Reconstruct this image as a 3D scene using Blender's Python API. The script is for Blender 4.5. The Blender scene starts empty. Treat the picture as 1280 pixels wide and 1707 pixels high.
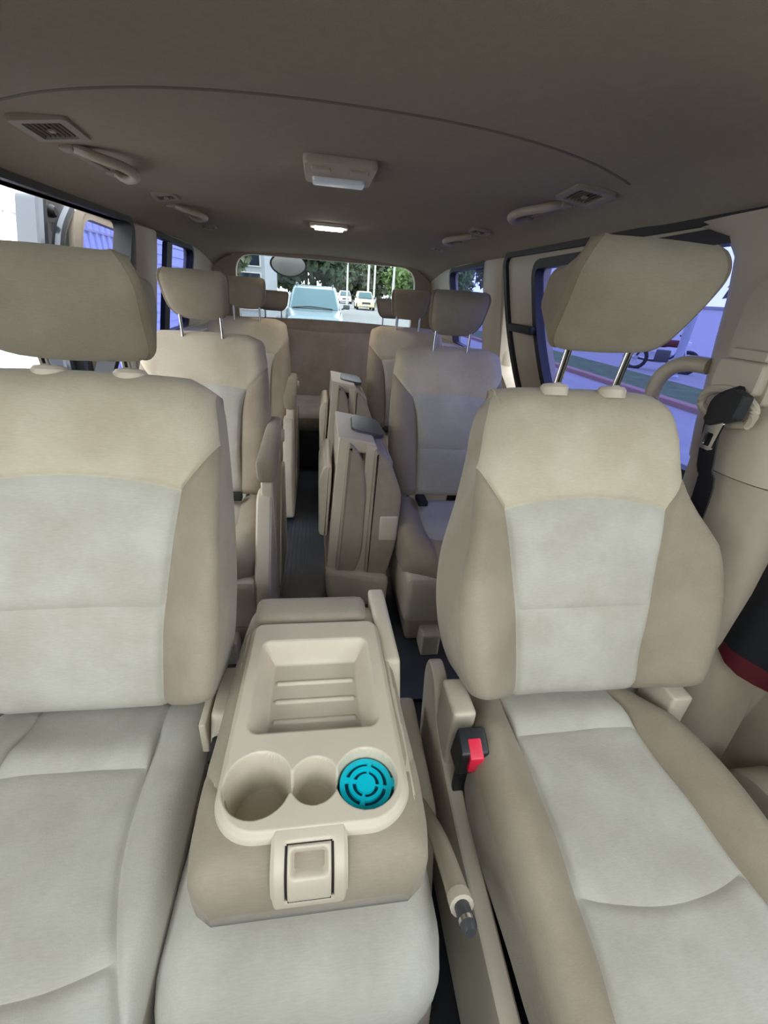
import bpy, bmesh, math, random
import numpy as np
from mathutils import Vector, Matrix
from mathutils.geometry import tessellate_polygon
random.seed(4); rng = np.random.default_rng(4)
S = bpy.context.scene; COL = S.collection; PI = math.pi

# ------------------------------------------------------------------ camera
CAM = np.array([-.043, 0, 1.06]); FPX = 720.0
_p, _y, _r = map(math.radians, (26.77, 9.55, 4.44))
_f = Vector((math.sin(_y)*math.cos(_p), math.cos(_y)*math.cos(_p), -math.sin(_p)))
_rt = Vector((math.cos(_y), -math.sin(_y), 0)); _up = _rt.cross(_f)
_rt, _up = math.cos(_r)*_rt + math.sin(_r)*_up, -math.sin(_r)*_rt + math.cos(_r)*_up
cd = bpy.data.cameras.new('camera'); cam = bpy.data.objects.new('camera', cd); COL.objects.link(cam)
cam.matrix_world = Matrix(((_rt.x, _up.x, -_f.x, CAM[0]), (_rt.y, _up.y, -_f.y, CAM[1]), (_rt.z, _up.z, -_f.z, CAM[2]), (0, 0, 0, 1)))
cd.sensor_fit = 'VERTICAL'; cd.sensor_height = 36.0; cd.lens = 36.0*FPX/1707; cd.clip_start = .01; cd.clip_end = 500
S.camera = cam
# ------------------------------------------------------------------ sky, exposure
w = bpy.data.worlds.new('sky'); S.world = w; w.use_nodes = True
nt = w.node_tree; bg = nt.nodes['Background']
tc = nt.nodes.new('ShaderNodeTexCoord'); sep = nt.nodes.new('ShaderNodeSeparateXYZ'); rmp = nt.nodes.new('ShaderNodeValToRGB')
nt.links.new(tc.outputs['Generated'], sep.inputs[0]); nt.links.new(sep.outputs['Z'], rmp.inputs[0]); nt.links.new(rmp.outputs[0], bg.inputs[0])
rmp.color_ramp.elements[0].position = 0.0; rmp.color_ramp.elements[0].color = (.94, .97, 1.0, 1)
rmp.color_ramp.elements[1].position = 1.0; rmp.color_ramp.elements[1].color = (.74, .79, .86, 1)
bg.inputs[1].default_value = 1.95
S.view_settings.view_transform = 'Standard'; S.view_settings.look = 'None'; S.view_settings.gamma = 1; S.view_settings.use_curve_mapping = False
S.view_settings.exposure = 1.75

# ------------------------------------------------------------------ materials
def newmat(n):
    m = bpy.data.materials.new(n); m.use_nodes = True
    return m, m.node_tree, m.node_tree.nodes['Principled BSDF']
def noise(t, scale, detail=3, rough=.6):
    n = t.nodes.new('ShaderNodeTexNoise'); n.inputs['Scale'].default_value = scale
    n.inputs['Detail'].default_value = detail; n.inputs['Roughness'].default_value = rough
    c = t.nodes.new('ShaderNodeTexCoord'); t.links.new(c.outputs['Object'], n.inputs['Vector']); return n
def plain(n, col, rough=.5, metal=0, var=.0, vscale=8, bump=0, bscale=300, spec=.5, coat=0):
    m, t, b = newmat(n)
    b.inputs['Base Color'].default_value = (*col, 1); b.inputs['Roughness'].default_value = rough
    b.inputs['Metallic'].default_value = metal; b.inputs['Specular IOR Level'].default_value = spec
    b.inputs['Coat Weight'].default_value = coat
    if var:
        nz = noise(t, vscale, 5, .65); r = t.nodes.new('ShaderNodeValToRGB'); t.links.new(nz.outputs[0], r.inputs[0])
        r.color_ramp.elements[0].position = .3; r.color_ramp.elements[1].position = .7
        r.color_ramp.elements[0].color = (*[c*(1-var) for c in col], 1); r.color_ramp.elements[1].color = (*[min(1, c*(1+var)) for c in col], 1)
        t.links.new(r.outputs[0], b.inputs['Base Color'])
    if bump:
        nb = noise(t, bscale, 2); bp = t.nodes.new('ShaderNodeBump'); bp.inputs['Strength'].default_value = bump; bp.inputs['Distance'].default_value = .002
        t.links.new(nb.outputs[0], bp.inputs['Height']); t.links.new(bp.outputs[0], b.inputs['Normal'])
    return m
def fabric(n, col, var=.045, dirt=.16):
    m, t, b = newmat(n)
    b.inputs['Roughness'].default_value = .92; b.inputs['Specular IOR Level'].default_value = .2
    b.inputs['Sheen Weight'].default_value = .12; b.inputs['Sheen Roughness'].default_value = .5
    # knitted yarn speckle, broad fading and soiled blotches
    fine = noise(t, 420, 2, .7); c = t.nodes.new('ShaderNodeTexCoord')
    mp = t.nodes.new('ShaderNodeMapping'); mp.inputs['Scale'].default_value = (90, 700, 700)
    t.links.new(c.outputs['Object'], mp.inputs['Vector']); yarn = t.nodes.new('ShaderNodeTexNoise'); yarn.inputs['Scale'].default_value = 1
    t.links.new(mp.outputs[0], yarn.inputs['Vector'])
    r = t.nodes.new('ShaderNodeValToRGB'); t.links.new(yarn.outputs[0], r.inputs[0])
    r.color_ramp.elements[0].position = .3; r.color_ramp.elements[1].position = .7
    r.color_ramp.elements[0].color = (*[x*(1-var) for x in col], 1); r.color_ramp.elements[1].color = (*[min(1, x*(1+var)) for x in col], 1)
    bl = noise(t, 7, 5, .6); r2 = t.nodes.new('ShaderNodeValToRGB'); t.links.new(bl.outputs[0], r2.inputs[0])
    r2.color_ramp.elements[0].position = .38; r2.color_ramp.elements[1].position = .62
    r2.color_ramp.elements[0].color = (1-dirt, 1-dirt*1.1, 1-dirt*1.3, 1); r2.color_ramp.elements[1].color = (1, 1, 1, 1)
    mx = t.nodes.new('ShaderNodeMixRGB'); mx.blend_type = 'MULTIPLY'; mx.inputs[0].default_value = 1
    t.links.new(r.outputs[0], mx.inputs[1]); t.links.new(r2.outputs[0], mx.inputs[2]); t.links.new(mx.outputs[0], b.inputs['Base Color'])
    bp = t.nodes.new('ShaderNodeBump'); bp.inputs['Strength'].default_value = .25; bp.inputs['Distance'].default_value = .0015
    t.links.new(fine.outputs[0], bp.inputs['Height']); t.links.new(bp.outputs[0], b.inputs['Normal'])
    return m
def glass(n, tint, refl=.06):
    m, t, b = newmat(n); t.nodes.remove(b); o = t.nodes['Material Output']
    tr = t.nodes.new('ShaderNodeBsdfTransparent'); tr.inputs[0].default_value = (*tint, 1)
    gl = t.nodes.new('ShaderNodeBsdfGlossy'); gl.inputs['Roughness'].default_value = .02
    mx = t.nodes.new('ShaderNodeMixShader'); mx.inputs[0].default_value = refl
    t.links.new(tr.outputs[0], mx.inputs[1]); t.links.new(gl.outputs[0], mx.inputs[2]); t.links.new(mx.outputs[0], o.inputs[0]); return m
def emit(n, col, s):
    m, t, b = newmat(n); b.inputs['Base Color'].default_value = (*col, 1)
    b.inputs['Emission Color'].default_value = (*col, 1); b.inputs['Emission Strength'].default_value = s; return m
M = {
 'insert': fabric('pale_knit_fabric', (.49, .463, .40)),
 'shoulder': fabric('cream_knit_fabric', (.55, .48, .36)),
 'headfab': fabric('tan_headrest_fabric_wear_and_shade', (.30, .257, .19)),  # older, browner cloth, darkened further to stand in for shade near the roof
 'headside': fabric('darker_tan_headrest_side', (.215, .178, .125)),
 'roofplastic': plain('dull_brown_plastic', (.29, .245, .19), .55, var=.04, vscale=20),
 'bolster': fabric('tan_velour_fabric', (.33, .275, .205)),
 'shell': fabric('beige_seat_side_fabric', (.37, .315, .24)),
 'plastic': plain('beige_grained_plastic', (.57, .495, .385), .45, var=.04, vscale=20, bump=.12, bscale=900),
 'plastic2': plain('darker_beige_plastic', (.40, .335, .255), .5, var=.05, vscale=20, bump=.12, bscale=900),
 'trim': plain('cream_pillar_trim', (.42, .36, .275), .42, var=.03, vscale=6, bump=.08, bscale=900),
 'head': plain('beige_headliner_felt', (.29, .245, .19), .95, var=.05, vscale=60, bump=.3, bscale=500, spec=.1),
 'groove': plain('dark_headliner_bead', (.16, .13, .10), .9),
 'rubber': plain('black_rubber_seal', (.012, .012, .014), .55),
 'black': plain('black_plastic', (.012, .012, .013), .4),
 'vinyl': plain('charcoal_vinyl_floor', (.045, .052, .066), .42, var=.35, vscale=5, bump=.4, bscale=150),
 'carpet': plain('black_carpet', (.012, .013, .016), .95, bump=.5, bscale=400),
 'chrome': plain('chrome', (.8, .8, .8), .12, 1), 'steel': plain('brushed_steel', (.55, .55, .56), .35, 1),
 'web': plain('black_seat_belt_webbing', (.01, .01, .011), .7, bump=.4, bscale=500),
 'red': plain('red_button', (.75, .02, .06), .35), 'darkred': plain('dark_red_edge', (.09, .006, .01), .6),
 'cyan': plain('turquoise_plastic', (0, .50, .62), .35), 'teal': plain('dark_teal_gel', (.0, .045, .07), .5),
 'grey': plain('dark_grey_plastic', (.06, .06, .065), .35), 'lens': plain('frosted_lamp_lens', (.75, .78, .80), .3),
 'lit': emit('lit_lamp_lens', (1, .90, .74), 16), 'slot': plain('dark_vent_slot', (.02, .016, .013), .8),
 'blueglass': glass('blue_tinted_glass', (.36, .385, .62), .03), 'clear': glass('clear_rear_glass', (.66, .70, .70), .02),
 'screen_clear': glass('clear_windscreen', (.93, .95, .94), .03),
 'bodypaint': plain('dark_grey_door_paint', (.05, .06, .07), .25, .3, coat=.6),
 'asphalt': plain('asphalt', (.27, .27, .27), .9, var=.12, vscale=2), 'lawn': plain('lawn', (.07, .12, .04), .95, var=.4, vscale=3),
 'kerb': plain('reddish_kerb', (.30, .17, .14), .9), 'white': plain('white_wall_paint', (.80, .82, .84), .7, var=.03),
 'silver': plain('pale_silver_paint', (.24, .32, .36), .25, .3, coat=.5), 'screen': plain('windscreen_glass', (.05, .13, .155), .05, 0, spec=.9),
 'cream_car': plain('cream_car_paint', (.80, .66, .42), .3), 'pale_car': plain('pale_car_paint', (.80, .62, .58), .3),
 'bark': plain('bark', (.16, .11, .07), .9, var=.3), 'leafA': plain('dark_green_leaves', (.045, .075, .035), .7, var=.5, vscale=1.5),
 'leafB': plain('olive_green_leaves', (.09, .11, .06), .7, var=.5, vscale=1.5), 'leafC': plain('fresh_green_leaves', (.13, .20, .06), .7, var=.4, vscale=1.5),
 'pole': plain('pale_concrete_pole', (.62, .60, .56), .8), 'facade': plain('grey_blue_facade', (.36, .38, .42), .7, var=.08),
 'wallB': plain('pale_plaster', (.62, .62, .64), .8), 'dwin': plain('dark_window', (.02, .03, .045), .1),
 'mirror': plain('mirror_face', (.85, .86, .87), .35, .2), 'tyre': plain('tyre', (.015, .015, .015), .8),
 'cloth': plain('black_cloth', (.006, .006, .008), .9), 'roof': plain('roof_sheet', (.30, .30, .33), .7),
}
# ------------------------------------------------------------------ helpers
def tag(o, label=None, cat=None, group=None, kind=None):
    for k, v in (('label', label), ('category', cat), ('group', group), ('kind', kind)):
        if v: o[k] = v
    return o
def thing(name, loc, label, cat, group=None, rz=0):
    o = bpy.data.objects.new(name, None); COL.objects.link(o); o.location = loc; o.rotation_euler.z = rz; o.empty_display_size = .1
    return tag(o, label, cat, group)
def obj(name, V, F, mat, parent=None, smooth=False, kind=None):
    me = bpy.data.meshes.new(name); me.from_pydata([tuple(map(float, v)) for v in V], [], F); me.update()
    me.materials.append(M[mat] if isinstance(mat, str) else mat)
    if smooth: me.polygons.foreach_set('use_smooth', [True]*len(me.polygons))
    o = bpy.data.objects.new(name, me); COL.objects.link(o)
    if parent: o.parent = parent
    if kind: o['kind'] = kind
    return o
def bobj(name, bm, mat, parent=None, smooth=True, kind=None, ang=35):
    bmesh.ops.recalc_face_normals(bm, faces=bm.faces)
    me = bpy.data.meshes.new(name); bm.to_mesh(me); bm.free(); me.materials.append(M[mat])
    if smooth:
        me.polygons.foreach_set('use_smooth', [True]*len(me.polygons))
        me.set_sharp_from_angle(angle=math.radians(ang))
    o = bpy.data.objects.new(name, me); COL.objects.link(o)
    if parent: o.parent = parent
    if kind: o['kind'] = kind
    return o
def hexa(P, bev=0, seg=3):
    bm = bmesh.new(); v = [bm.verts.new(p) for p in P]
    for f in ((0,1,2,3), (7,6,5,4), (0,4,5,1), (1,5,6,2), (2,6,7,3), (3,7,4,0)): bm.faces.new([v[i] for i in f])
    if bev: bmesh.ops.bevel(bm, geom=bm.edges[:], offset=bev, segments=seg, profile=.6, affect='EDGES')
    return bm
def rbox(x0, x1, y0, y1, z0, z1, bev=0, seg=3, taper=(0, 0)):
    tx, ty = taper
    return hexa([(x0,y0,z0),(x1,y0,z0),(x1,y1,z0),(x0,y1,z0),(x0+tx,y0+ty,z1),(x1-tx,y0+ty,z1),(x1-tx,y1-ty,z1),(x0+tx,y1-ty,z1)], bev, seg)
def prism(pts, a0, a1, axis='y', bev=0, seg=3):
    """2-D outline extruded along an axis: 'x' pts=(y,z); 'y' pts=(x,z); 'z' pts=(x,y)"""
    f = {'x': lambda p, a: (a, p[0], p[1]), 'y': lambda p, a: (p[0], a, p[1]), 'z': lambda p, a: (p[0], p[1], a)}[axis]
    bm = bmesh.new(); A = [bm.verts.new(f(p, a0)) for p in pts]; B = [bm.verts.new(f(p, a1)) for p in pts]; n = len(pts)
    fa = bm.faces.new(A); fb = bm.faces.new(B[::-1])
    for i in range(n): bm.faces.new((A[i], B[i], B[(i+1) % n], A[(i+1) % n]))
    if bev:
        bmesh.ops.recalc_face_normals(bm, faces=bm.faces)
        bmesh.ops.bevel(bm, geom=list(set(fa.edges[:]+fb.edges[:])), offset=bev, segments=seg, profile=.6, affect='EDGES')
    return bm
def rpoly(pts, r, seg=6):
    out = []; n = len(pts)
    for i in range(n):
        p = Vector(pts[i][:2]); a = Vector(pts[i-1][:2])-p; b = Vector(pts[(i+1) % n][:2])-p
        rr = pts[i][2] if len(pts[i]) > 2 else r
        rr = min(rr, a.length*.48, b.length*.48)
        if rr <= 0: out.append(tuple(p)); continue
        a = p+a.normalized()*rr; b = p+b.normalized()*rr
        for k in range(seg+1):
            t = k/seg; out.append(tuple(a*(1-t)**2+p*2*t*(1-t)+b*t*t))
    return out
def holed(outer, holes, d0, d1, mp):
    """plate with holes; mp maps (a, b, d) to a point"""
    loops = [outer]+holes; flat = [p for l in loops for p in l]
    tris = tessellate_polygon([[Vector((p[0], p[1], 0)) for p in l] for l in loops])
    n = len(flat); V = [mp(p[0], p[1], d0) for p in flat]+[mp(p[0], p[1], d1) for p in flat]
    bm = bmesh.new(); bv = [bm.verts.new(v) for v in V]
    def fc(ids):
        try: bm.faces.new([bv[i] for i in ids])
        except ValueError: pass
    for t in tris: fc(t); fc([i+n for i in t][::-1])
    k = 0
    for l in loops:
        m = len(l)
        for i in range(m): a, b = k+i, k+(i+1) % m; fc((a, b, b+n, a+n))
        k += m
    return bm
def loft(loops, caps=True, closed=True):
    bm = bmesh.new(); R = [[bm.verts.new(p) for p in l] for l in loops]; n = len(loops[0])
    for a, b in zip(R, R[1:]):
        for i in range(n if closed else n-1): bm.faces.new((a[i], a[(i+1) % n], b[(i+1) % n], b[i]))
    if caps and closed: bm.faces.new(R[0][::-1]); bm.faces.new(R[-1])
    return bm
def smoothpath(pts, n=8):
    P = [Vector(p) for p in pts]; out = []
    for i in range(len(P)-1):
        a, b, c, d = P[max(i-1, 0)], P[i], P[i+1], P[min(i+2, len(P)-1)]
        for k in range(n):
            t = k/n; out.append(.5*((2*b)+(c-a)*t+(2*a-5*b+4*c-d)*t*t+(3*b-a-3*c+d)*t**3))
    return out+[P[-1]]
def tube(path, r, n=10, ry=None, up=(0, 0, 1), closed=False):
    """tube of radius r (or list); ry flattens it along the up direction"""
    P = [Vector(p) for p in path]; loops = []; m = len(P)
    for i, p in enumerate(P):
        d = (P[(i+1) % m]-P[i-1]) if closed else (P[min(i+1, m-1)]-P[max(i-1, 0)])
        d.normalize(); u = Vector(up); s = d.cross(u)
        if s.length < 1e-4: s = d.cross(Vector((1, 0, .01)))
        s.normalize(); u = s.cross(d)
        a = r[i] if isinstance(r, (list, tuple)) else r; b = (ry[i] if isinstance(ry, (list, tuple)) else ry) if ry else a
        loops.append([p+s*math.cos(t)*a+u*math.sin(t)*b for t in [2*PI*k/n for k in range(n)]])
    if closed: return loft(loops+[loops[0]], False)
    return loft(loops)
def lathe(prof, c=(0, 0, 0), n=24):
    return loft([[(c[0]+r*math.cos(2*PI*k/n), c[1]+r*math.sin(2*PI*k/n), c[2]+z) for k in range(n)] for r, z in prof])
def dup(root, loc, label, group=None):
    r = root.copy(); COL.objects.link(r); r.location = loc; r['label'] = label
    if group: r['group'] = group
    for ch in list(root.children):
        c = ch.copy(); COL.objects.link(c); c.parent = r
        for g in ch.children:
            e = g.copy(); COL.objects.link(e); e.parent = c
    return r
def cosd(n): return (1-np.cos(np.pi*np.arange(n+1)/n))/2
def soft(root, name, xf, Wf, Sf, rows, nrow, ncol, front, back, er=.04, R=.03, tr=.04, br=.03, TR=None, BR=None, mat='shell',
         regions={}, colseam=(), rowseam={}, g=.006, gw=.006, wr=.0012, seed=0, nest=True, bx=1.0, bzs=1.0):
    """upholstered body: front grid whose lines follow the seams, rounded edges, back grid; cells listed in regions become panels of their own"""
    A = np.concatenate([-1+.5*cosd(ncol[0])[:-1], -.5+cosd(ncol[1])[:-1], .5+.5*cosd(ncol[0])]); nc = len(A)
    csec = np.concatenate([np.zeros(ncol[0]), np.ones(ncol[1]), 2*np.ones(ncol[0])]).astype(int)
    RK = np.array([f(A) for f in rows])                      # K+1 x nc
    Z = []; rsec = []
    for k, n in enumerate(nrow):
        t = cosd(n)[:, None]; z = RK[k]*(1-t)+RK[k+1]*t
        Z.append(z if k == len(nrow)-1 else z[:-1]); rsec += [k]*n
    Z = np.vstack(Z); nr = Z.shape[0]; Ag = np.broadcast_to(A, Z.shape)
    W = Wf(Z); Sx = Sf(Z); aa = np.abs(Ag)
    X = np.sign(Ag)*np.where(aa <= .5, aa*2*Sx, Sx+(aa-.5)*2*(W-Sx))
    ts = np.clip(1-(W-np.abs(X))/er, 0, 1); tt = np.clip(1-(RK[-1]-Z)/tr, 0, 1); tb = np.clip(1-(Z-RK[0])/br, 0, 1)
    def dr(e): return 1-np.sqrt(np.clip(1-np.clip(e, 0, 1)**2, 0, 1))
    TR = R if TR is None else TR; BR = R if BR is None else BR
    drop = np.sqrt((R*dr(ts))**2+(TR*dr(tt))**2+(BR*dr(tb))**2)
    rs = np.array(rsec+[rsec[-1]]); cs = np.concatenate([csec, [2]])
    gr = np.zeros_like(Z)
    if len(colseam):
        act = np.zeros(nr)
        for k in colseam: act[(np.array(rsec+[rsec[-1]]) == k)] = 1
        gr += act[:, None]*np.exp(-((np.abs(X)-Sx)/gw)**2)
    for k, cols in rowseam.items():
        am = np.isin(csec, cols); am = np.concatenate([am, [am[-1]]]) | np.concatenate([[am[0]], am])
        gr += am[None, :]*np.exp(-((Z-RK[k])/gw)**2)
    ph = rng.uniform(0, 6.28, 6)
    wv = wr*(np.sin(31*X+17*Z+ph[0])+np.sin(47*Z-21*X+ph[1])+.6*np.sin(70*X+ph[2])*np.sin(55*Z+ph[3]))
    U = X/np.maximum(W, 1e-4)
    FF = front(U, X, Z)-drop-g*np.clip(gr, 0, 1)+wv*(1-ts)*(1-tt); FR = back(U, X, Z); FF = np.maximum(FF, FR+.006); FB = FR+np.minimum(drop, R)
    FB = np.minimum(FB, FF-.004)
    V = [xf(x, f, z) for x, f, z in zip(X.ravel(), FF.ravel(), Z.ravel())]+[xf(x*bx, f, z) for x, f, z in zip(X.ravel(), FB.ravel(), (RK[0]+(Z-RK[0])*bzs).ravel())]
    N = nr*nc; idx = lambda i, j: i*nc+j
    faces = {}
    for i in range(nr-1):
        for j in range(nc-1):
            key = regions.get((rsec[i], int(csec[j])))
            faces.setdefault(key, []).append((idx(i, j), idx(i, j+1), idx(i+1, j+1), idx(i+1, j)))
            faces.setdefault(None, []).append((N+idx(i, j), N+idx(i+1, j), N+idx(i+1, j+1), N+idx(i, j+1)))
    per = [(i, 0) for i in range(nr-1, 0, -1)]+[(0, j) for j in range(nc-1)]+[(i, nc-1) for i in range(nr-1)]+[(nr-1, j) for j in range(nc-1, 0, -1)]
    for a, b in zip(per, per[1:]+per[:1]):
        faces[None].append((idx(*b), idx(*a), N+idx(*a), N+idx(*b)))
    main = None
    for key in sorted(faces, key=lambda k: (k is not None, k or ())):
        fs = faces[key]; used = sorted({i for f in fs for i in f}); mp = {u: n for n, u in enumerate(used)}
        o = obj(key[0] if key else name, [V[u] for u in used], [tuple(mp[i] for i in f) for f in fs], key[1] if key else mat, root if (main is None or not nest) else main, True)
        if main is None: main = o
    return main
def sd_rr(x, y, x0, x1, y0, y1, r):
    cx_, cy_ = (x0+x1)/2, (y0+y1)/2; qx = np.abs(x-cx_)-(x1-x0)/2+r; qy = np.abs(y-cy_)-(y1-y0)/2+r
    return np.hypot(np.maximum(qx, 0), np.maximum(qy, 0))+np.minimum(np.maximum(qx, qy), 0)-r
const = lambda v: (lambda z: np.full_like(np.asarray(z, float), v))
def lerp(pts):
    xs, ys = zip(*pts); return lambda z: np.interp(z, xs, ys)
def sm(pts):
    """smooth interpolation through points"""
    xs = np.array([p[0] for p in pts]); ys = np.array([p[1] for p in pts])
    d = np.gradient(ys, xs)
    def f(z):
        z = np.clip(z, xs[0], xs[-1]); i = np.clip(np.searchsorted(xs, z)-1, 0, len(xs)-2); h = xs[i+1]-xs[i]; t = (z-xs[i])/h
        return (2*t**3-3*t*t+1)*ys[i]+(t**3-2*t*t+t)*h*d[i]+(-2*t**3+3*t*t)*ys[i+1]+(t**3-t*t)*h*d[i+1]
    return f

# ------------------------------------------------------------------ van shell
def xs(z): return .745+max(0, min(1.2-z, .5))*.16
def wmap(side): return lambda y, z, d: (side*(xs(z)+d), y, z)
def struct(o): o['kind'] = 'structure'; return o

# floor: vinyl aisle with ribs, black front carpet
fl = struct(bobj('floor', rbox(-.90, .90, .86, 3.55, -.05, 0), 'vinyl', smooth=False))
for k in range(13):
    x = -.205+k*.018
    bobj('floor_rib', rbox(x, x+.007, .95, 2.72, 0, .0025), 'vinyl', fl, False)
struct(bobj('floor', rbox(-.95, .95, -.95, .86, -.05, -.012), 'carpet', smooth=False))
# headliner: one felt sheet with a pressed bead
def seam_y(x): return .905+.085*(abs(x)/.5)**2.6 if abs(x) < .5 else .99+.55*(abs(x)-.5)
def ceil_z(x, y):
    ax = abs(x); z = 1.318-.022*(ax/.6)**2
    if ax > .58: z -= .052*((ax-.58)/.17)**1.8
    if y > 2.6: z -= .075*((y-2.6)/.9)**2
    d = y-seam_y(x)
    z += .012*(1/(1+math.exp(-max(-40, min(40, d/.012)))))*(1 if ax < .68 else max(0, 1-(ax-.68)/.07))
    z += .012*math.exp(-((y-1.32)/.10)**2-(ax/.13)**4)*-1
    z -= .010*math.exp(-((y-1.85)/.05)**2)*max(0, 1-(ax/.6)**4)
    if y < .75: z += -.02*((.75-y)/.6)**2
    return z
cx = [-.755+1.51*i/90 for i in range(91)]; ct = sorted(list(np.linspace(-.5, -.06, 14))+list(np.linspace(-.05, .05, 25))+list(np.linspace(.06, 2.62, 70)))
V = []; F = []
for t in ct:
    for x in cx:
        s = seam_y(x); y = s+t if t <= 0 else s+t*(3.53-s)/2.62
        V.append((x, y, ceil_z(x, y)))
n = len(cx)
for i in range(len(ct)-1):
    for j in range(n-1): F.append((i*n+j, (i+1)*n+j, (i+1)*n+j+1, i*n+j+1))
top = [(v[0], v[1], v[2]+.03) for v in V]; N = len(V)
F2 = F+[tuple(N+i for i in f[::-1]) for f in F]
ceil = struct(obj('ceiling', V+top, F2, 'head', smooth=True))
bobj('headliner_bead', tube([(x, seam_y(x), ceil_z(x, seam_y(x))+.0012) for x in np.linspace(-.60, .60, 70)], .0045, 8), 'groove', ceil)

# outer roof skin keeps daylight out above the felt
struct(bobj('roof', rbox(-.80, .80, -.35, 3.62, 1.365, 1.40, .01), 'silver'))
for s, nm in ((-1, 'left'), (1, 'right')):   # roof rail between felt edge and outer skin
    struct(bobj('trim_1' if s < 0 else 'trim_2', rbox(min(s*.752, s*.80), max(s*.752, s*.80), -.35, 3.6, 1.228, 1.37), 'head', smooth=False))

# side windows, pillars, doors --------------------------------------------------
door_r = rpoly([(.72, .15), (1.70, .15), (1.74, .66, .1), (1.86, .80, .1), (1.96, .98, .2), (2.02, 1.232, .04), (.70, 1.232, .03)], .05)
win_r = rpoly([(.74, .74), (1.50, .71), (1.60, .80, .1), (1.70, .97, .1), (1.745, 1.18, .035), (.76, 1.195, .05)], .03)
def grow(poly, d):
    """offset a closed (y,z) outline outward by d"""
    P = [Vector(p) for p in poly]; n = len(P); ar = sum(P[i].x*P[(i+1) % n].y-P[(i+1) % n].x*P[i].y for i in range(n)); out = []
    for i in range(n):
        t = (P[(i+1) % n]-P[i-1]); t.normalize(); nn = Vector((t.y, -t.x))*(1 if ar > 0 else -1); out.append(tuple(P[i]+nn*d))
    return out
R = wmap(1); Lm = wmap(-1)
dr = struct(bobj('door_1', holed(door_r, [grow(win_r, .028)], 0, .07, R), 'trim'))
dr['kind'] = 'structure'; tag(dr, 'closed sliding door with cream inner trim behind the driver seat')
bobj('window_gasket', holed(grow(win_r, .03), [win_r], -.005, .03, R), 'rubber', dr)
bobj('window_glass', holed(grow(win_r, .01), [], .012, .016, R), 'blueglass', dr, False)
bobj('window_catch', hexa([R(1.70, .955, -.03), R(1.92, .955, -.03), R(1.92, .955, .0), R(1.70, .955, .0), R(1.70, .985, -.03), R(1.92, .985, -.03), R(1.92, .985, .0), R(1.70, .985, .0)], .006), 'rubber', dr)
struct(bobj('trim_3', holed(grow(door_r, .026), [grow(door_r, -.004)], -.014, .05, R), 'rubber'))
struct(bobj('trim_4', holed(grow(door_r, .026), [grow(door_r, -.004)], -.014, .05, Lm), 'rubber'))
q_out = rpoly([(2.04, .5), (3.5, .5), (3.5, 1.24), (2.04, 1.24)], 0)
q_win = rpoly([(2.31, .80), (2.86, .82), (2.93, 1.20, .05), (2.31, 1.212)], .02)
for s, nm in ((1, 'right'), (-1, 'left')):
    mp = wmap(s)
    wl = struct(bobj('wall_'+nm, holed(q_out, [grow(q_win, .02)], .002, .05, mp), 'trim', smooth=False))
    g_ = bobj('window_gasket', holed(grow(q_win, .022), [q_win], -.006, .03, mp), 'rubber', wl)
    bobj('window_glass', holed(grow(q_win, .01), [], .014, .018, mp), 'blueglass', wl, False)
    if s < 0: bobj('window_divider', holed(rpoly([(2.44, .80), (2.52, .80), (2.55, 1.205), (2.47, 1.205)], 0), [], -.002, .02, mp), 'rubber', wl, False)
    # rounded C pillar cover
    loops = []
    for z in np.linspace(.45, 1.225, 14):
        y0, y1 = 2.045-.05*max(0, .9-z)/.4, 2.30
        t = np.linspace(0, PI, 9); loops.append([(s*(xs(z)+.01-.04*math.sin(a)**.7), (y0+y1)/2-(y1-y0)/2*math.cos(a), z) for a in t]+[(s*(xs(z)+.04), y1, z), (s*(xs(z)+.04), y0, z)])
    bobj('pillar_cover', loft(loops), 'trim', wl)
    # low side panels
    bobj('lower_side_panel', holed(rpoly([(1.72, 0), (3.5, 0), (3.5, .82), (2.04, .80), (1.90, .70)], 0) if s > 0 else rpoly([(2.06, 0), (3.5, 0), (3.5, .82), (2.06, .80)], 0), [], -.02 if s > 0 else -.015, .05, mp), 'plastic2', wl, False)
    bobj('sill_ledge', rbox(min(s*.70, s*.82), max(s*.70, s*.82), 2.1, 3.45, .775, .805, .008), 'trim', wl)

# rear wall and window
rw_in = rpoly([(-.60, .72), (.63, .72), (.645, 1.235, .13), (-.615, 1.235, .13)], .05)
bwall = struct(bobj('wall_back', holed([(-.80, .0), (.80, .0), (.80, 1.37), (-.80, 1.37)], [grow(rw_in, .045)], 0, .06, lambda x, z, d: (x, 3.5+d, z)), 'trim', smooth=False))
wf = bobj('window_frame', holed(grow(rw_in, .055), [rw_in], -.02, .035, lambda x, z, d: (x, 3.5+d, z)), 'plastic2', bwall)
wg = struct(bobj('window_1', holed(grow(rw_in, .02), [], .03, .034, lambda x, z, d: (x, 3.5+d, z)), 'clear', smooth=False))
tag(wg, 'clear rear window of the van with rounded corners')
# convex parking mirror outside the rear window
pm = thing('parking_mirror', (-.27, 3.72, 1.275), 'oval white-faced parking mirror hanging outside at the top of the rear window', 'mirror')
ell = lambda a, b, y, n=28: [(a*math.cos(2*PI*k/n)*(1+.12*math.cos(4*PI*k/n)*.5), y, b*math.sin(2*PI*k/n)-.075) for k in range(n)]
bobj('mirror_housing', loft([ell(.05, .04, .05), ell(.115, .075, .02), ell(.127, .085, 0), ell(.127, .085, -.006), ell(.116, .074, -.006)]), 'black', pm)
bobj('mirror_glass', loft([ell(.116, .074, -.0058), ell(.08, .05, -.010), ell(.01, .008, -.012)]), 'mirror', pm)
bobj('mirror_arm', tube([(.0, .03, -.05), (0, .02, .02), (0, -.14, .09)], .011, 8), 'black', pm)

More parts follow.
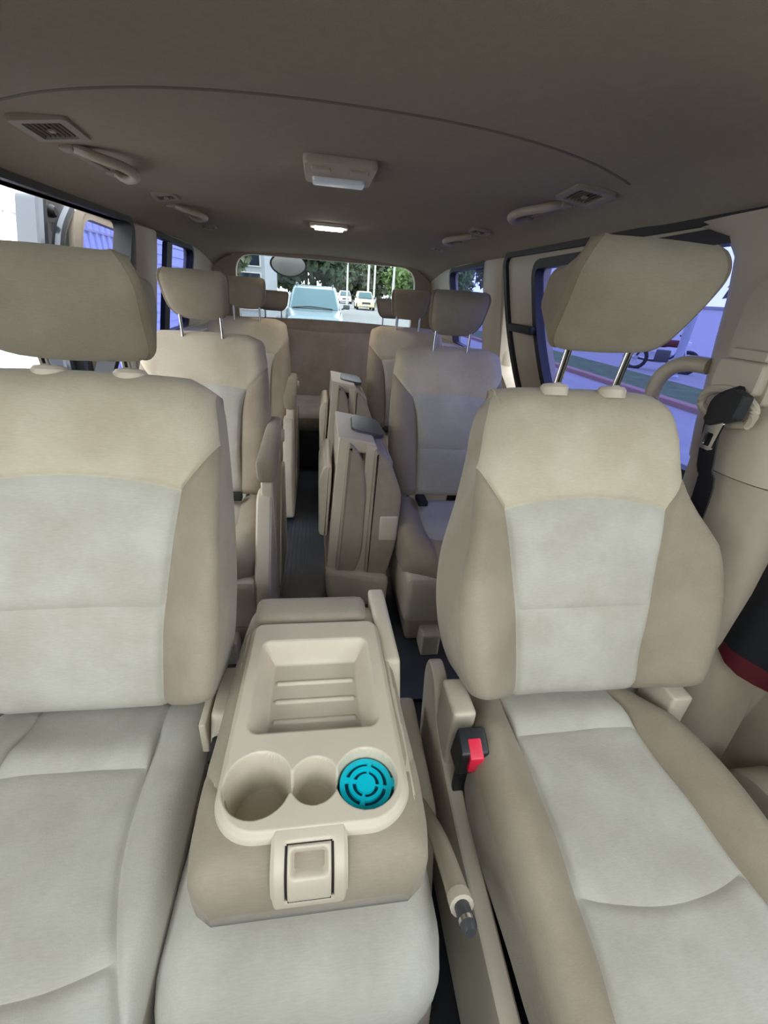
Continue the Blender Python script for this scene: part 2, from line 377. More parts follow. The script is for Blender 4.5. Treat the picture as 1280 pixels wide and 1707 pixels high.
# right B pillar -------------------------------------------------------------
bp = struct(bobj('wall_front', loft([[(.80-.09*math.sin(a)**.55-k_*.0, (y0+y1)/2-(y1-y0)/2*math.cos(a), z) for a in np.linspace(0, PI, 13)]+[(.84, y1, z), (.84, y0, z)]
     for z, y0, y1, k_ in ((.80, .575, .80, 0), (.86, .585, .815, 0), (.94, .60, .83, 0), (1.02, .60, .845, 0), (1.1, .57, .86, 0), (1.17, .50, .885, 0), (1.205, .46, .92, 0), (1.235, .42, 1.03, 0))]), 'trim'))
bp.name = 'trim_5'; tag(bp, 'cream upper cover of the door pillar beside the driver seat')
lo = struct(bobj('trim_6', loft([[(.806-.09*math.sin(a)**.55+o_, (y0+y1)/2-(y1-y0)/2*math.cos(a), z) for a in np.linspace(0, PI, 13)]+[(.86, y1, z), (.86, y0, z)]
     for z, y0, y1, o_ in ((-.01, .50, .80, .03), (.3, .515, .78, .02), (.5, .54, .78, .01), (.65, .56, .79, 0), (.797, .574, .80, 0))]), 'plastic2'))
tag(lo, 'beige lower cover of the door pillar beside the driver seat')
# height adjuster on the pillar
ha = thing('belt_height_adjuster', (.703, .70, .90), 'beige belt height adjuster slider on the pillar cover', 'belt guide')
bobj('cover_plate', prism(rpoly([(-.055, .03), (.055, .03), (.055, .235, .05), (-.05, .235, .05)], .012), -.004, .02, 'x', .004), 'trim', ha)
bobj('slider', prism(rpoly([(-.048, .045), (.045, .045), (.045, .10), (-.048, .10)], .012), -.022, .004, 'x', .006), 'trim', ha)
bobj('slider_grip', prism(rpoly([(-.04, .10), (.035, .10), (.035, .118), (-.04, .118)], .006), -.016, .004, 'x', .004), 'trim', ha)
bobj('guide_ring', tube(smoothpath([(-.012, -.055, .0), (-.02, -.06, .03), (-.02, -.01, .05), (-.02, .04, .04), (-.014, .05, .01), (-.012, 0, -.01), (-.012, -.055, 0)]), .008, 8), 'trim', ha)
# driver belt
sb = thing('seat_belt', (.69, .73, .55), 'black seat belt with metal tongue running down the pillar behind the driver seat', 'seat belt')
def strap(pts, w_, t_, wd):
    loops = []
    for i, p in enumerate(pts):
        p = Vector(p); d = Vector(pts[min(i+1, len(pts)-1)])-Vector(pts[max(i-1, 0)]); d.normalize(); wv = Vector(wd); nn = d.cross(wv).normalized(); wv = nn.cross(d).normalized()
        loops.append([p+wv*w_/2+nn*t_, p-wv*w_/2+nn*t_, p-wv*w_/2-nn*t_, p+wv*w_/2-nn*t_])
    return loft(loops)
bobj('webbing', strap(smoothpath([(-.014, -.07, .40), (-.028, -.045, .375), (-.018, -.038, .33), (-.008, -.047, .26), (-.003, -.062, .20), (-.002, -.075, -.1), (0, -.08, -.45)], 5), .046, .0015, (.15, 1, .25)), 'web', sb)
bobj('belt_fold', prism(rpoly([(-.095, .36), (-.05, .338), (-.036, .350), (-.068, .408), (-.098, .40)], .006), -.046, -.022, 'x', .004), 'web', sb)
tg = bobj('tongue', holed(rpoly([(-.073, .298), (-.046, .298), (-.042, .352), (-.078, .352)], .006), [rpoly([(-.067, .305), (-.052, .305), (-.050, .328), (-.068, .328)], .003)], -.040, -.036, lambda y, z, d: (d, y, z)), 'chrome', sb)
# grab handle on the rear side of the pillar
gh = bobj('grab_handle', tube(smoothpath([(0, -.03, .115), (-.015, .02, .112), (-.025, .055, .085), (-.025, .068, .04), (-.01, .066, -.02), (.0, .06, -.06)]), .016, 12), 'plastic2', bp); gh.location = (.73, .84, .86); gh['label'] = 'curved beige grab handle behind the driver seat'
# driver door card (below the window) and dark cloth beside the pillar
dd = bobj('map_pocket', prism(rpoly([(-.3, .1), (.47, .1), (.43, .30, .06), (-.3, .34)], .02), .76, .845, 'x', .012), 'plastic2'); MAPP = dd
ck = []
for i in range(15):
    z0 = .46+.42*i/14; row = []
    for j in range(15):
        y = .24+.335*j/14; zz = z0 if i else .46+.012*math.cos(j*.9)-.05*max(0, 1-abs(j-5)/3)
        row.append((.775-.012*math.sin(y*45+z0*6)-.015*(1-i/14), y+.02*(i/14), zz))
    ck.append(row)
clt = thing('black_cloth', (.0, 0, 0), 'black cloth with dark red lower edge hanging beside the driver door pillar', 'cloth')
def sheet(rows, t): return loft([r+[(p[0]+t, p[1], p[2]) for p in r[::-1]] for r in rows])
bobj('drape', sheet(ck[1:], .012), 'cloth', clt); bobj('hem', sheet(ck[:2], .012), 'darkred', clt)

# front of the cabin behind the camera: dashboard, windscreen, front doors
db = struct(bobj('wall_front', hexa([(-.80, -.95, -.05), (.80, -.95, -.05), (.80, -.42, -.05), (-.80, -.42, -.05), (-.80, -.95, .80), (.80, -.95, .80), (.80, -.34, .76), (-.80, -.34, .76)], .04), 'grey')); tag(db, 'dark dashboard in front of the camera')
struct(bobj('window_2', hexa([(-.74, -.92, .82), (.74, -.92, .82), (.74, -.915, .82), (-.74, -.915, .82), (-.66, -.28, 1.33), (.66, -.28, 1.33), (.66, -.275, 1.33), (-.66, -.275, 1.33)]), 'screen_clear', smooth=False))
for s_, nm in ((-1, 'door_3'), (1, 'door_4')):
    m_ = wmap(s_)
    fo = rpoly([(-.95, -.05), (.56 if s_ > 0 else .74, -.05), (.56 if s_ > 0 else .74, 1.24), (-.28, 1.24), (-.95, .84)], 0)
    fw = rpoly([(-.74, .84), (.46, .84), (.46, 1.2), (-.24, 1.2)], .04)
    d_ = struct(bobj(nm, holed(fo, [fw], .06, .12, m_), 'plastic2', smooth=False)); bobj('window_glass', holed(grow(fw, .01), [], .09, .094, m_), 'screen_clear', d_, False)
MAPP.parent = d_
lp_ = struct(bobj('trim_8', loft([[(-(.80-.09*math.sin(a)**.55), .80-.11*math.cos(a), z) for a in np.linspace(0, PI, 9)]+[(-.86, .91, z), (-.86, .69, z)] for z in (0, .6, 1.235)]), 'trim')); tag(lp_, 'cream door pillar beside the passenger seat')
# left sliding door, pushed open outside ------------------------------------------
sd = thing('sliding_door', (-.97, 1.75, .0), 'open grey sliding door with cream trim and blue window outside the left doorway', 'door')
so = rpoly([(.0, -.2), (1.0, -.2), (1.0, 1.28), (.13, 1.28, .03), (.06, 1.1)], .02)
swin = rpoly([(.33, .6), (.95, .6), (.95, 1.225), (.42, 1.245, .1), (.345, 1.12, .1)], .03)
sm_ = lambda y, z, d: (-d, y, z)
bobj('door_shell', holed(so, [grow(swin, .02)], 0, .06, sm_), 'bodypaint', sd)
bobj('inner_trim', holed(grow(swin, .075), [grow(swin, .028)], -.02, .0, sm_), 'trim', sd)
bobj('window_gasket', holed(grow(swin, .032), [swin], -.014, .02, sm_), 'plastic2', sd)
bobj('window_pane', holed(grow(swin, .008), [], .01, .014, sm_), 'blueglass', sd, False)
bobj('edge_flange', tube([(.012, .01, -.2), (.012, .07, 1.1), (.012, .14, 1.275)], .016, 8), 'bodypaint', sd)
bs = bobj('bump_stop', lathe([(0.0, .02), (.014, .02), (.019, .012), (.02, 0), (.02, -.004)], n=16), 'rubber', sd)
bs.rotation_euler = (0, PI/2, 0); bs.location = (0.0, .20, 1.235)
bobj('pressed_rib', tube(smoothpath([(0, .14, .6), (0, .16, 1.0), (0, .22, 1.16), (0, .34, 1.262)]), .02, 8), 'bodypaint', sd)

# ------------------------------------------------------------------ ceiling fittings
def vent(x, y, w_, l_, rz, label, n=7):
    t = thing('air_vent', (x, y, ceil_z(x, y)), label, 'vent', 'ceiling air vents', rz)
    tilt = -.14*(1 if x > 0 else -1)
    fr = bobj('vent_frame', holed(rpoly([(-w_/2, -l_/2), (w_/2, -l_/2), (w_/2, l_/2), (-w_/2, l_/2)], .012), [rpoly([(-w_*.34, -l_*.36), (w_*.34, -l_*.36), (w_*.34, l_*.36), (-w_*.34, l_*.36)], .006)], -.009, .012, lambda a, b, d: (a, b, d-tilt*a*0)), 'roofplastic', t)
    bobj('vent_back', rbox(-w_*.36, w_*.36, -l_*.37, l_*.37, .004, .008), 'slot', t, False)
    for k in range(n):
        xx = -w_*.32+w_*.64*(k+.5)/n
        bobj('louver', hexa([(xx-.005, -l_*.36, -.006), (xx-.003, -l_*.36, -.006), (xx-.003, l_*.36, -.006), (xx-.005, l_*.36, -.006), (xx+.001, -l_*.36, .004), (xx+.003, -l_*.36, .004), (xx+.003, l_*.36, .004), (xx+.001, l_*.36, .004)]), 'groove', t, False)
    bobj('louver_tab', rbox(-.006, .006, -.008, .008, -.010, -.005, .002), 'roofplastic', t)
    t.rotation_euler = (0, -tilt if x < 0 else -tilt, rz)
    return t
vent(-.572, 1.19, .10, .145, .1, 'large slatted ceiling vent at left, nearest the front')
vent(.592, 1.205, .10, .145, -.1, 'large slatted ceiling vent at right, above the driver headrest')
vent(-.57, 1.91, .075, .11, .1, 'small ceiling vent at left beside the second handle', 5)
vent(.585, 1.97, .075, .11, -.1, 'small ceiling vent at right beside the second handle', 5)
vent(-.60, 2.74, .06, .10, .1, 'rearmost tiny ceiling vent at left', 4)
vent(.605, 2.73, .06, .10, -.1, 'rearmost tiny ceiling vent at right', 4)
def handle(x, y, L_, label):
    s = 1 if x > 0 else -1; h = L_/2; z = ceil_z(x, y)
    g_ = bobj('grab_handle', tube(smoothpath([(0, -h, .004), (-s*.045, -h*.97, -.010), (-s*.088, -h*.62, -.017), (-s*.096, -h*.1, -.019), (-s*.074, h*.45, -.019), (-s*.036, h*.86, -.016), (0, h, .004)], 6), [.016]*6+[.0125]*25+[.016]*6, 12, [.011]*37), 'plastic2', ceil)
    g_.location = (x, y, z); g_['label'] = label
    for e in (-1, 1): bobj('mount', rbox(-.016, .016, e*h-.020, e*h+.020, -.010, .012, .006), 'roofplastic', g_)
    bobj('recess_pan', rbox(-.012+s*.012, .022+s*.02, -h*.8, h*.8, -.004, .008, .004), 'roofplastic', g_)
handle(-.605, 1.45, .24, 'beige grab handle at left, nearest the front')
handle(.605, 1.45, .24, 'beige grab handle at right, nearest the front')
handle(-.605, 2.22, .24, 'beige grab handle at left above the second row')
handle(.605, 2.22, .24, 'beige grab handle at right above the second row')
t = thing('ceiling_lamp', (.004, 1.32, ceil_z(0, 1.32)), 'rectangular unlit ceiling lamp with two switches and frosted lens', 'lamp')
bobj('lamp_housing', prism(rpoly([(-.085, -.10), (.085, -.10), (.085, .11), (-.085, .11)], .02), -.010, .01, 'z', .007), 'plastic2', t)
bobj('lens', prism(rpoly([(-.066, .025), (.066, .025), (.066, .092), (-.066, .092)], .01), -.018, -.008, 'z', .004), 'lens', t)
for sx in (-1, 1): bobj('switch', prism(rpoly([(sx*.045-.022, -.068), (sx*.045+.022, -.068), (sx*.045+.022, -.03), (sx*.045-.022, -.03)], .005), -.0135, -.008, 'z', .002), 'plastic2', t)
t = thing('ceiling_lamp', (.0, 2.46, ceil_z(0, 2.46)), 'brightly lit narrow ceiling lamp near the rear window', 'lamp')
bobj('lamp_housing', prism(rpoly([(-.09, -.06), (.09, -.06), (.09, .06), (-.09, .06)], .02), -.012, .01, 'z', .006), 'plastic', t)
bobj('lens', prism(rpoly([(-.067, -.035), (.067, -.035), (.067, .035), (-.067, .035)], .012), -.02, -.010, 'z', .004), 'lit', t)

# ------------------------------------------------------------------ seats
def back_xf(y, z, lean, x0=0):
    c, s_ = math.cos(lean), math.sin(lean)
    return lambda x, f, h: (x+x0, y+h*s_-f*c, z+h*c+f*s_)
def cush_xf(y, z, tilt, x0=0):
    c, s_ = math.cos(tilt), math.sin(tilt)           # h runs forward (-y), f is up
    return lambda x, f, h: (x+x0, y-h*c+f*s_*0, z+f+h*s_)
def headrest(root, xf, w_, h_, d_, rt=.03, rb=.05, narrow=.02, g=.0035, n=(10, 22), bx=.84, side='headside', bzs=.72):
    rows = [lambda a: np.zeros_like(a), lambda a: h_-.006*np.abs(a)**2.5]
    def Wf(z):
        t = z/h_; base = w_-narrow*(1-t)
        return base-rb*.8*(1-np.sqrt(np.clip(1-np.clip(1-z/rb, 0, 1)**2, 0, 1)))-rt*.8*(1-np.sqrt(np.clip(1-np.clip(1-(h_-z)/rt, 0, 1)**2, 0, 1)))
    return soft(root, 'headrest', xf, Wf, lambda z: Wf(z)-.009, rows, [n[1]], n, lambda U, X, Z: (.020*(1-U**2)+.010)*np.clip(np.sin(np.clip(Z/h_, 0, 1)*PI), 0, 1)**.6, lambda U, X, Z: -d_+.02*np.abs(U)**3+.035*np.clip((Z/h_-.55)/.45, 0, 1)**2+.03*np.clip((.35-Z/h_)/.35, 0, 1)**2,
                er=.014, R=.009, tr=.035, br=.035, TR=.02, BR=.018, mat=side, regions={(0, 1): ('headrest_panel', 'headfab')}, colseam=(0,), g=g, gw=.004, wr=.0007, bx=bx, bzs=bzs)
def posts(root, x0, y0, z0, y1, z1, sp, r=.0065, collar=True, mat='chrome'):
    for s in (-1, 1):
        bobj('headrest_post', tube([(x0+s*sp, y0, z0-.03), (x0+s*sp, y1, z1+.03)], r, 12), mat, root)
        if collar:
            b = bobj('post_collar', lathe([(.0, -.012), (.024, -.012), (.024, .002), (.020, .007), (.010, .009), (.0095, .004)], n=20), 'plastic', root)
            b.location = (x0+s*sp, y0, z0); b.rotation_euler = (-.2, 0, 0)

# driver seat ------------------------------------------------------------------
def big_back(root, x0, dW=0., bz=.43, H=.57, Wp=None):
    xf = back_xf(-.0, bz, math.radians(21), x0)
    Wf = sm(Wp or [(0, .222), (.05, .246), (.16, .268), (.26, .262), (.36, .235), (.44, .218), (.50, .208), (.54, .192), (.565, .165)])
    _w = Wf; Wf = lambda z: _w(z)-dW
    Sf = sm([(0, .120), (.1, .124), (.2, .134), (.3, .148), (.40, .163), (.565, .16)])
    mid = lambda b, arch: (lambda a: b+np.where(np.abs(a) <= .5, arch*(1-(a/.5)**2), (.07)*np.clip((np.abs(a)-.5)/.5, 0, 1)**.8))
    rows = [lambda a: .0+.03*np.clip((np.abs(a)-.5)/.5, 0, 1)**2, lambda a: .170+.006*np.cos(a*2), mid(.350, .022), lambda a: H-.028*np.abs(a)**2.5]
    def fr(U, X, Z):
        S_ = Sf(Z); t = np.clip((np.abs(X)-S_)/.10, 0, 1); hh = np.clip((.42-Z)/.12, 0, 1)*np.clip(Z/.06+.3, 0, 1)
        bol = .066*np.sin(t*PI/2)**1.3*hh
        return bol+.014*np.sin(np.clip(Z/.36, 0, 1)*PI)*(1-(X/.2)**2)*(np.abs(X) < .2)-.02*np.clip((Z-.45)/.12, 0, 1)**2
    b = soft(root, 'backrest', xf, Wf, Sf, rows, [12, 14, 22], (16, 26), fr, lambda U, X, Z: -.15+.012*np.abs(U)**3+.0*Z, er=.05, R=.035, tr=.06, br=.035, TR=.05, BR=.03,
        regions={(0, 1): ('lumbar_panel', 'insert'), (1, 1): ('centre_panel', 'insert'), (2, 0): ('shoulder_panel', 'shoulder'), (2, 1): ('shoulder_panel', 'shoulder'), (2, 2): ('shoulder_panel', 'shoulder'),
                 (0, 0): ('side_bolster', 'bolster'), (1, 0): ('side_bolster', 'bolster'), (0, 2): ('bolster', 'bolster'), (1, 2): ('bolster', 'bolster')},
        colseam=(0, 1), rowseam={1: [1], 2: [0, 1, 2]}, g=.006, gw=.005)
    for c in b.children:
        if c.name.startswith('side_bolster'): c.name = 'bolster'
    return b
def big_cushion(root, x0, name='seat_cushion', W0=.205, z=.385, bol=.035, L_=.50, Spts=None, Wpts=None, mats=('insert', 'insert', 'bolster')):
    xf = cush_xf(.02, z, -.02, x0)
    Wf = sm(Wpts or [(0, W0-.03), (.08, W0-.005), (.3, W0), (.42, W0-.01), (.47, W0-.03), (L_, W0-.075)])
    Sf = sm(Spts or [(0, .113), (.2, .118), (.33, .128), (.42, .135), (L_, .10)])
    rows = [lambda a: -.06+0*a, lambda a: .068-.006*np.cos(a*2), lambda a: .285+.022*(1-np.clip(np.abs(a)/.5, 0, 1)**2), lambda a: L_-.05*np.abs(a)**3]
    def fr(U, X, Z):
        S_ = Sf(Z); t = np.clip((np.abs(X)-S_)/.06, 0, 1)
        return bol*np.sin(t*PI/2)*np.clip((.47-Z)/.2, 0, 1)*np.clip(Z/.1+.4, 0, 1)+.012*np.exp(-((Z-.035)/.03)**2)*(np.abs(X) < S_)+.006*np.sin(np.clip((Z-.07)/.22, 0, 1)*PI)
    return soft(root, name, xf, Wf, Sf, rows, [8, 14, 16], (14, 24), fr, lambda U, X, Z: -.13+0*Z, er=.045, R=.04, tr=.13, br=.02, TR=.10, BR=.01,
        regions={(0, 1): ('rear_strip', mats[0]), (1, 1): ('centre_panel', mats[0]), (2, 1): ('front_panel', mats[1]), (0, 0): ('bolster', mats[2]), (1, 0): ('bolster', mats[2]), (2, 0): ('bolster', mats[2]),
                 (0, 2): ('bolster', mats[2]+' '), (1, 2): ('bolster', mats[2]+' '), (2, 2): ('bolster', mats[2]+' ')}, colseam=(0, 1, 2), rowseam={1: [1], 2: [1]}, g=.006, gw=.005)
for k in ('insert', 'bolster', 'shell', 'shoulder'): M[k+' '] = M[k]

ds = thing('driver_seat', (.415, .50, -.012), 'beige fabric driver seat with raised headrest at right, beside the handbrake', 'seat', 'front seats')
big_back(ds, .014, .024)
big_cushion(ds, -.003, z=.402)
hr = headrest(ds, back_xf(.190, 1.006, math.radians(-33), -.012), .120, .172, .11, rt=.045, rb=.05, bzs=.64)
posts(ds, .010, .236, .943, .215, 1.01, .056)
# plastic skirts, recliner covers
skl = [(.10, .03), (.16, .36, .05), (.145, .405, .03), (.09, .40, .03), (.045, .33, .05), (-.08, .29, .1), (-.47, .25, .05), (-.47, .03)]
for s in (-1, 1):
    bobj('side_skirt', prism(rpoly(skl, .02), s*.215-.017 if s < 0 else s*.215-.012, s*.215+.012 if s < 0 else s*.215+.017, 'x', .008), 'plastic', ds)
    bobj('recliner_cover', rbox(s*.212-.018, s*.212+.024, -.025, .055, .26, .44, .008), 'plastic', ds)
bobj('seat_base', rbox(-.19, .19, -.44, .10, .012, .26, .02), 'black', ds)
# driver belt buckle
bk = thing('belt_buckle', (.203, .432, .325), 'black belt buckle with red release button beside the driver seat', 'buckle')
bobj('buckle_body', hexa([(-.022, -.018, .035), (.022, -.018, .035), (.022, .026, .035), (-.022, .026, .035), (-.024, -.026, .095), (.024, -.026, .095), (.024, .012, .115), (-.024, .012, .115)], .006), 'black', bk)
bobj('release_button', hexa([(-.009, -.0285, .056), (.012, -.0285, .056), (.012, -.02, .056), (-.009, -.02, .056), (-.010, -.031, .092), (.013, -.031, .092), (.013, -.004, .108), (-.010, -.004, .108)], .003), 'red', bk)
bobj('buckle_stalk', rbox(-.012, .012, 0, .012, -.14, .045, .003), 'black', bk)

# front passenger bench ------------------------------------------------------------
ps = thing('passenger_seat', (-.41, .50, -.012), 'pale beige fabric passenger seat with low headrest at left', 'seat', 'front seats')
big_back(ps, .004, 0, .46, .53, [(0, .192), (.05, .206), (.16, .216), (.26, .216), (.36, .212), (.43, .207), (.48, .202), (.52, .192), (.54, .172)])
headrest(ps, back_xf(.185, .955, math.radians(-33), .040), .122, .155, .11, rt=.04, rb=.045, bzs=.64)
posts(ps, .024, .232, .934, .215, .965, .056)
big_cushion(ps, .0, W0=.185, z=.397, bol=.012, Spts=[(0, .104), (.1, .108), (.22, .122), (.30, .150), (.36, .172), (.5, .12)], Wpts=[(0, .182), (.15, .184), (.28, .182), (.36, .178), (.43, .172), (.5, .14)], mats=('insert', 'insert', 'insert'))
bobj('seat_base', rbox(-.19, .18, -.40, .10, .012, .27, .02), 'black', ps)
rc = bobj('recliner_cover', hexa([(.194, -.03, .395), (.225, -.03, .395), (.225, .10, .395), (.194, .10, .395), (.194, .0, .45), (.222, .0, .45), (.222, .10, .45), (.194, .10, .45)], .008), 'plastic', ps)
bobj('recliner_bracket', rbox(.180, .191, -.02, .06, .385, .45, .003), 'plastic', ps)
bobj('recliner_pin', tube([(.208, -.055, .41), (.208, -.02, .415)], .011, 12), 'black', ps)
# middle cushion
mc = thing('middle_seat_cushion', (-.060, .50, -.012), 'pale fabric middle seat cushion beneath the folded console', 'seat')
soft(mc, 'cushion_pad', cush_xf(.02, .392, -.03), sm([(0, .152), (.1, .16), (.25, .17), (.30, .168), (.345, .145), (.365, .11)]), sm([(0, .1), (.365, .07)]), [lambda a: 0*a, lambda a: .365+0*a], [34], (12, 14),
     lambda U, X, Z: .010*(1-U**2), lambda U, X, Z: -.11+0*Z, er=.05, R=.045, tr=.09, br=.02, TR=.06, BR=.01, mat='insert')
bobj('cushion_base', rbox(-.13, .12, -.30, .02, .012, .31, .02), 'black', mc)

# console: middle backrest folded flat -----------------------------------------------
cn = thing('folded_console', (-.05, .45, .38), 'folded middle seat back used as console with beige tray and three cup holders', 'console')
soft(cn, 'padded_body', cush_xf(.245, .118, .0), sm([(0, .124), (.05, .130), (.25, .139), (.37, .143), (.42, .139), (.445, .130), (.457, .112)]), const(.108), [lambda a: 0*a, lambda a: .365-.05*np.clip((np.abs(a)-.5)*2, 0, 1), lambda a: .457+0*a], [24, 16], (10, 16),
     lambda U, X, Z: -.088*(sd_rr(X, Z, -.1085, .1085, .07, .40, .05) < 0), lambda U, X, Z: -.115+0*Z, er=.035, R=.035, tr=.038, br=.03, TR=.06, BR=.02, mat='shell', regions={(1, 0): ('front_pad', 'bolster'), (1, 1): ('front_pad', 'bolster'), (1, 2): ('front_pad', 'bolster')}, rowseam={1: [0, 1, 2]}, g=.003, wr=.0006)
# tray as one moulded sheet: rim, recess, ribs and cup wells
st = lambda d, w_: (lambda t: t*t*(3-2*t))(np.clip(.5-d/w_, 0, 1))
gx, gy = np.meshgrid(np.linspace(-.125, .129, 190), np.linspace(-.187, .187, 275))
wide = 1+.03*(0-gy)/.187
px_ = gx/wide-.002
outl = np.where(gy > 0, sd_rr(px_, gy, -.116, .116, -.174, .182, .022), sd_rr(px_, gy, -.116, .116, -.174, .182, .055))
zt = .007*st(outl+.004, .008)-.012*(1-st(outl-.001, .003))
zt += .004*st(np.abs(outl+.008)-.003, .006)*0
rec = sd_rr(gx/(1+.04*(0-gy)/.187), gy, -.092, .094, -.046, .134, .018)
zr = -.038*st(rec+.012, .026)
cups = [(-.068, -.113, .0385, -.075), (.002, -.114, .027, -.05), (.067, -.116, .036, -.06)]
dc = [np.hypot(gx-a, gy-b)-r for a, b, r, _ in cups]
bridge = sd_rr(gx, gy, -.06, .06, -.124, -.104, .006)
zc = np.minimum.reduce([d_[3]*st(c, .007) for c, d_ in zip(dc, cups)]+[-.022*st(bridge, .008)])
Z = zt+np.minimum(zr, zc)
ribz = sum(.0032*st(sd_rr(gx, gy, -.062, .064, b-.003, b+.003, .003), .004) for b in (.0, .036, .072)); Z += ribz
nr_, ncx = Z.shape; V = [(x, y, z) for x, y, z in zip(gx.ravel(), gy.ravel(), .124+Z.ravel())]
cls = np.zeros_like(Z, int); cls[rec < -.004] = 1
for k, c in enumerate(dc): cls[c < .001] = 2+k
cls[outl > .009] = -1
buckets = {}
for i in range(nr_-1):
    for j in range(ncx-1):
        c = cls[i, j]
        if c >= 0: buckets.setdefault(c, []).append((i*ncx+j, i*ncx+j+1, (i+1)*ncx+j+1, (i+1)*ncx+j))
trayo = None
for c in sorted(buckets):
    us = sorted({i for f in buckets[c] for i in f}); mp = {u: n for n, u in enumerate(us)}
    o = obj(['tray', 'storage_recess', 'cup_holder', 'cup_holder', 'cup_holder'][c], [V[u] for u in us], [tuple(mp[i] for i in f) for f in buckets[c]], 'plastic', trayo or cn, True)
    if trayo is None: trayo = o
    o.data.normals_split_custom_set_from_vertices if False else None
# latch plate at the front: bends over the edge of the pad
cyp = sm([(0, -.160), (.25, -.184), (.5, -.202), (.75, -.209), (1, -.210)]); czp = sm([(0, .127), (.25, .123), (.5, .110), (.75, .086), (1, .058)])
def lp(a, b, o):
    y, z = float(cyp(np.array(b))), float(czp(np.array(b))); dy, dz = float(cyp(np.array(min(b+.02, 1)))-cyp(np.array(max(b-.02, 0)))), float(czp(np.array(min(b+.02, 1)))-czp(np.array(max(b-.02, 0))))
    l = math.hypot(dy, dz); return (a, y+o*dz/l, z-o*dy/l)
na_, nb_ = 56, 60; LA = np.linspace(-.0425, .0425, na_); LB = np.linspace(0, 1, nb_); ga, gb_ = np.meshgrid(LA, LB*.125)
dpl = sd_rr(ga, gb_, -.040, .040, .003, .1215, .007); dh = sd_rr(ga, gb_, -.0255, .0255, .026, .106, .003); dp = sd_rr(ga, gb_, -.020, .020, .033, .066, .006)
off = .0045*st(dpl, .004)-.0005-.0035*np.exp(-(dh/.0016)**2)+.0012*st(dh+.002, .002)-.016*st(dp+.002, .007)
LV = [lp(a-.003, b/.125, o) for a, b, o in zip(ga.ravel(), gb_.ravel(), off.ravel())]; bk_ = {}
for i in range(nb_-1):
    for j in range(na_-1):
        d_ = dh[i:i+2, j:j+2].mean(); bk_.setdefault('latch_handle' if d_ < -.0012 else ('latch_gap' if d_ < .0012 else 'latch_plate'), []).append((i*na_+j, i*na_+j+1, (i+1)*na_+j+1, (i+1)*na_+j))
for k in ('latch_plate', 'latch_gap', 'latch_handle'):
    us = sorted({i for f in bk_[k] for i in f}); mp = {u: n for n, u in enumerate(us)}
    obj(k, [LV[u] for u in us], [tuple(mp[i] for i in f) for f in bk_[k]], 'slot' if k == 'latch_gap' else 'plastic', cn, True)
# hinge covers at the rear
bobj('hinge_cover', hexa([(.115, .06, .03), (.15, .06, .03), (.15, .27, .03), (.115, .27, .03), (.118, .09, .115), (.148, .09, .115), (.138, .27, .135), (.105, .27, .135)], .009), 'plastic', cn)
bobj('rear_pad', rbox(-.115, .10, .19, .265, .02, .128, .022), 'shell', cn)
# air freshener
af = thing('air_freshener', (.017, .334, .487), 'round turquoise air freshener with ringed vents in the right cup holder', 'air freshener')
bobj('canister', lathe([(.026, -.03), (.028, -.028), (.030, 0), (.0, 0)], n=40), 'cyan', af)
Rr = .0335; V = []; F = []; na = 96; radii = [0, .08, .36, .38, .50, .52, .66, .68, .80, .82, .93, 1.0, 1.0]
def slot(r, a): 
    a = (a+.35) % (PI/2); return (.37 < r < .51 or .67 < r < .81) and .20 < a < PI/2-.06
for ri, r in enumerate(radii):
    for k in range(na):
        a = 2*PI*k/na; z = .010-.0015*(r**4) if ri < len(radii)-1 else -.008
        if slot(r, a): z -= .0035
        V.append((Rr*r*math.cos(a), Rr*r*math.sin(a), z))
Fs = {0: [], 1: []}
for ri in range(len(radii)-1):
    for k in range(na):
        q = (ri*na+k, ri*na+(k+1) % na, (ri+1)*na+(k+1) % na, (ri+1)*na+k)
        Fs[1 if slot((radii[ri]+radii[ri+1])/2, 2*PI*(k+.5)/na) else 0].append(q)
obj('lid', V, Fs[0], 'cyan', af); obj('vent_slots', V, Fs[1], 'teal', af)
bobj('lid_tab', rbox(.0315, .0375, -.006, .006, -.002, .008, .002), 'cyan', af)

# handbrake -----------------------------------------------------------------------
hb = thing('handbrake', (.135, .437, .20), 'beige handbrake lever with dark chrome-ringed button between the front seats', 'handbrake')
pth = [Vector((-.005, .0, .06)), Vector((0, -.10, .135)), Vector((.0, -.19, .178))]
bobj('lever', tube(smoothpath(pth, 6), [.012+.003*(i/12) for i in range(13)], 12), 'plastic2', hb)
bobj('grip_end', tube([(0, -.185, .176), (0, -.198, .182)], .0155, 14), 'plastic', hb)
bobj('button', tube([(0, -.19, .178), (0, -.222, .192), (0, -.228, .194)], [.010, .010, .007], 14), 'grey', hb)
bobj('button_ring', tube([(0, -.214, .1885), (0, -.219, .1905)], .0106, 14), 'chrome', hb)
bobj('lever_base', hexa([(-.035, -.10, -.20), (.03, -.10, -.20), (.03, .2, -.20), (-.035, .2, -.20), (-.03, -.03, .075), (.025, -.03, .075), (.025, .2, .09), (-.03, .2, .09)], .015), 'plastic2', hb)
bobj('cable_guide', tube(smoothpath([(-.01, -.10, -.08), (-.01, -.15, -.12), (-.015, -.19, -.17), (-.015, -.20, -.205)]), .02, 10, .012), 'plastic', hb)

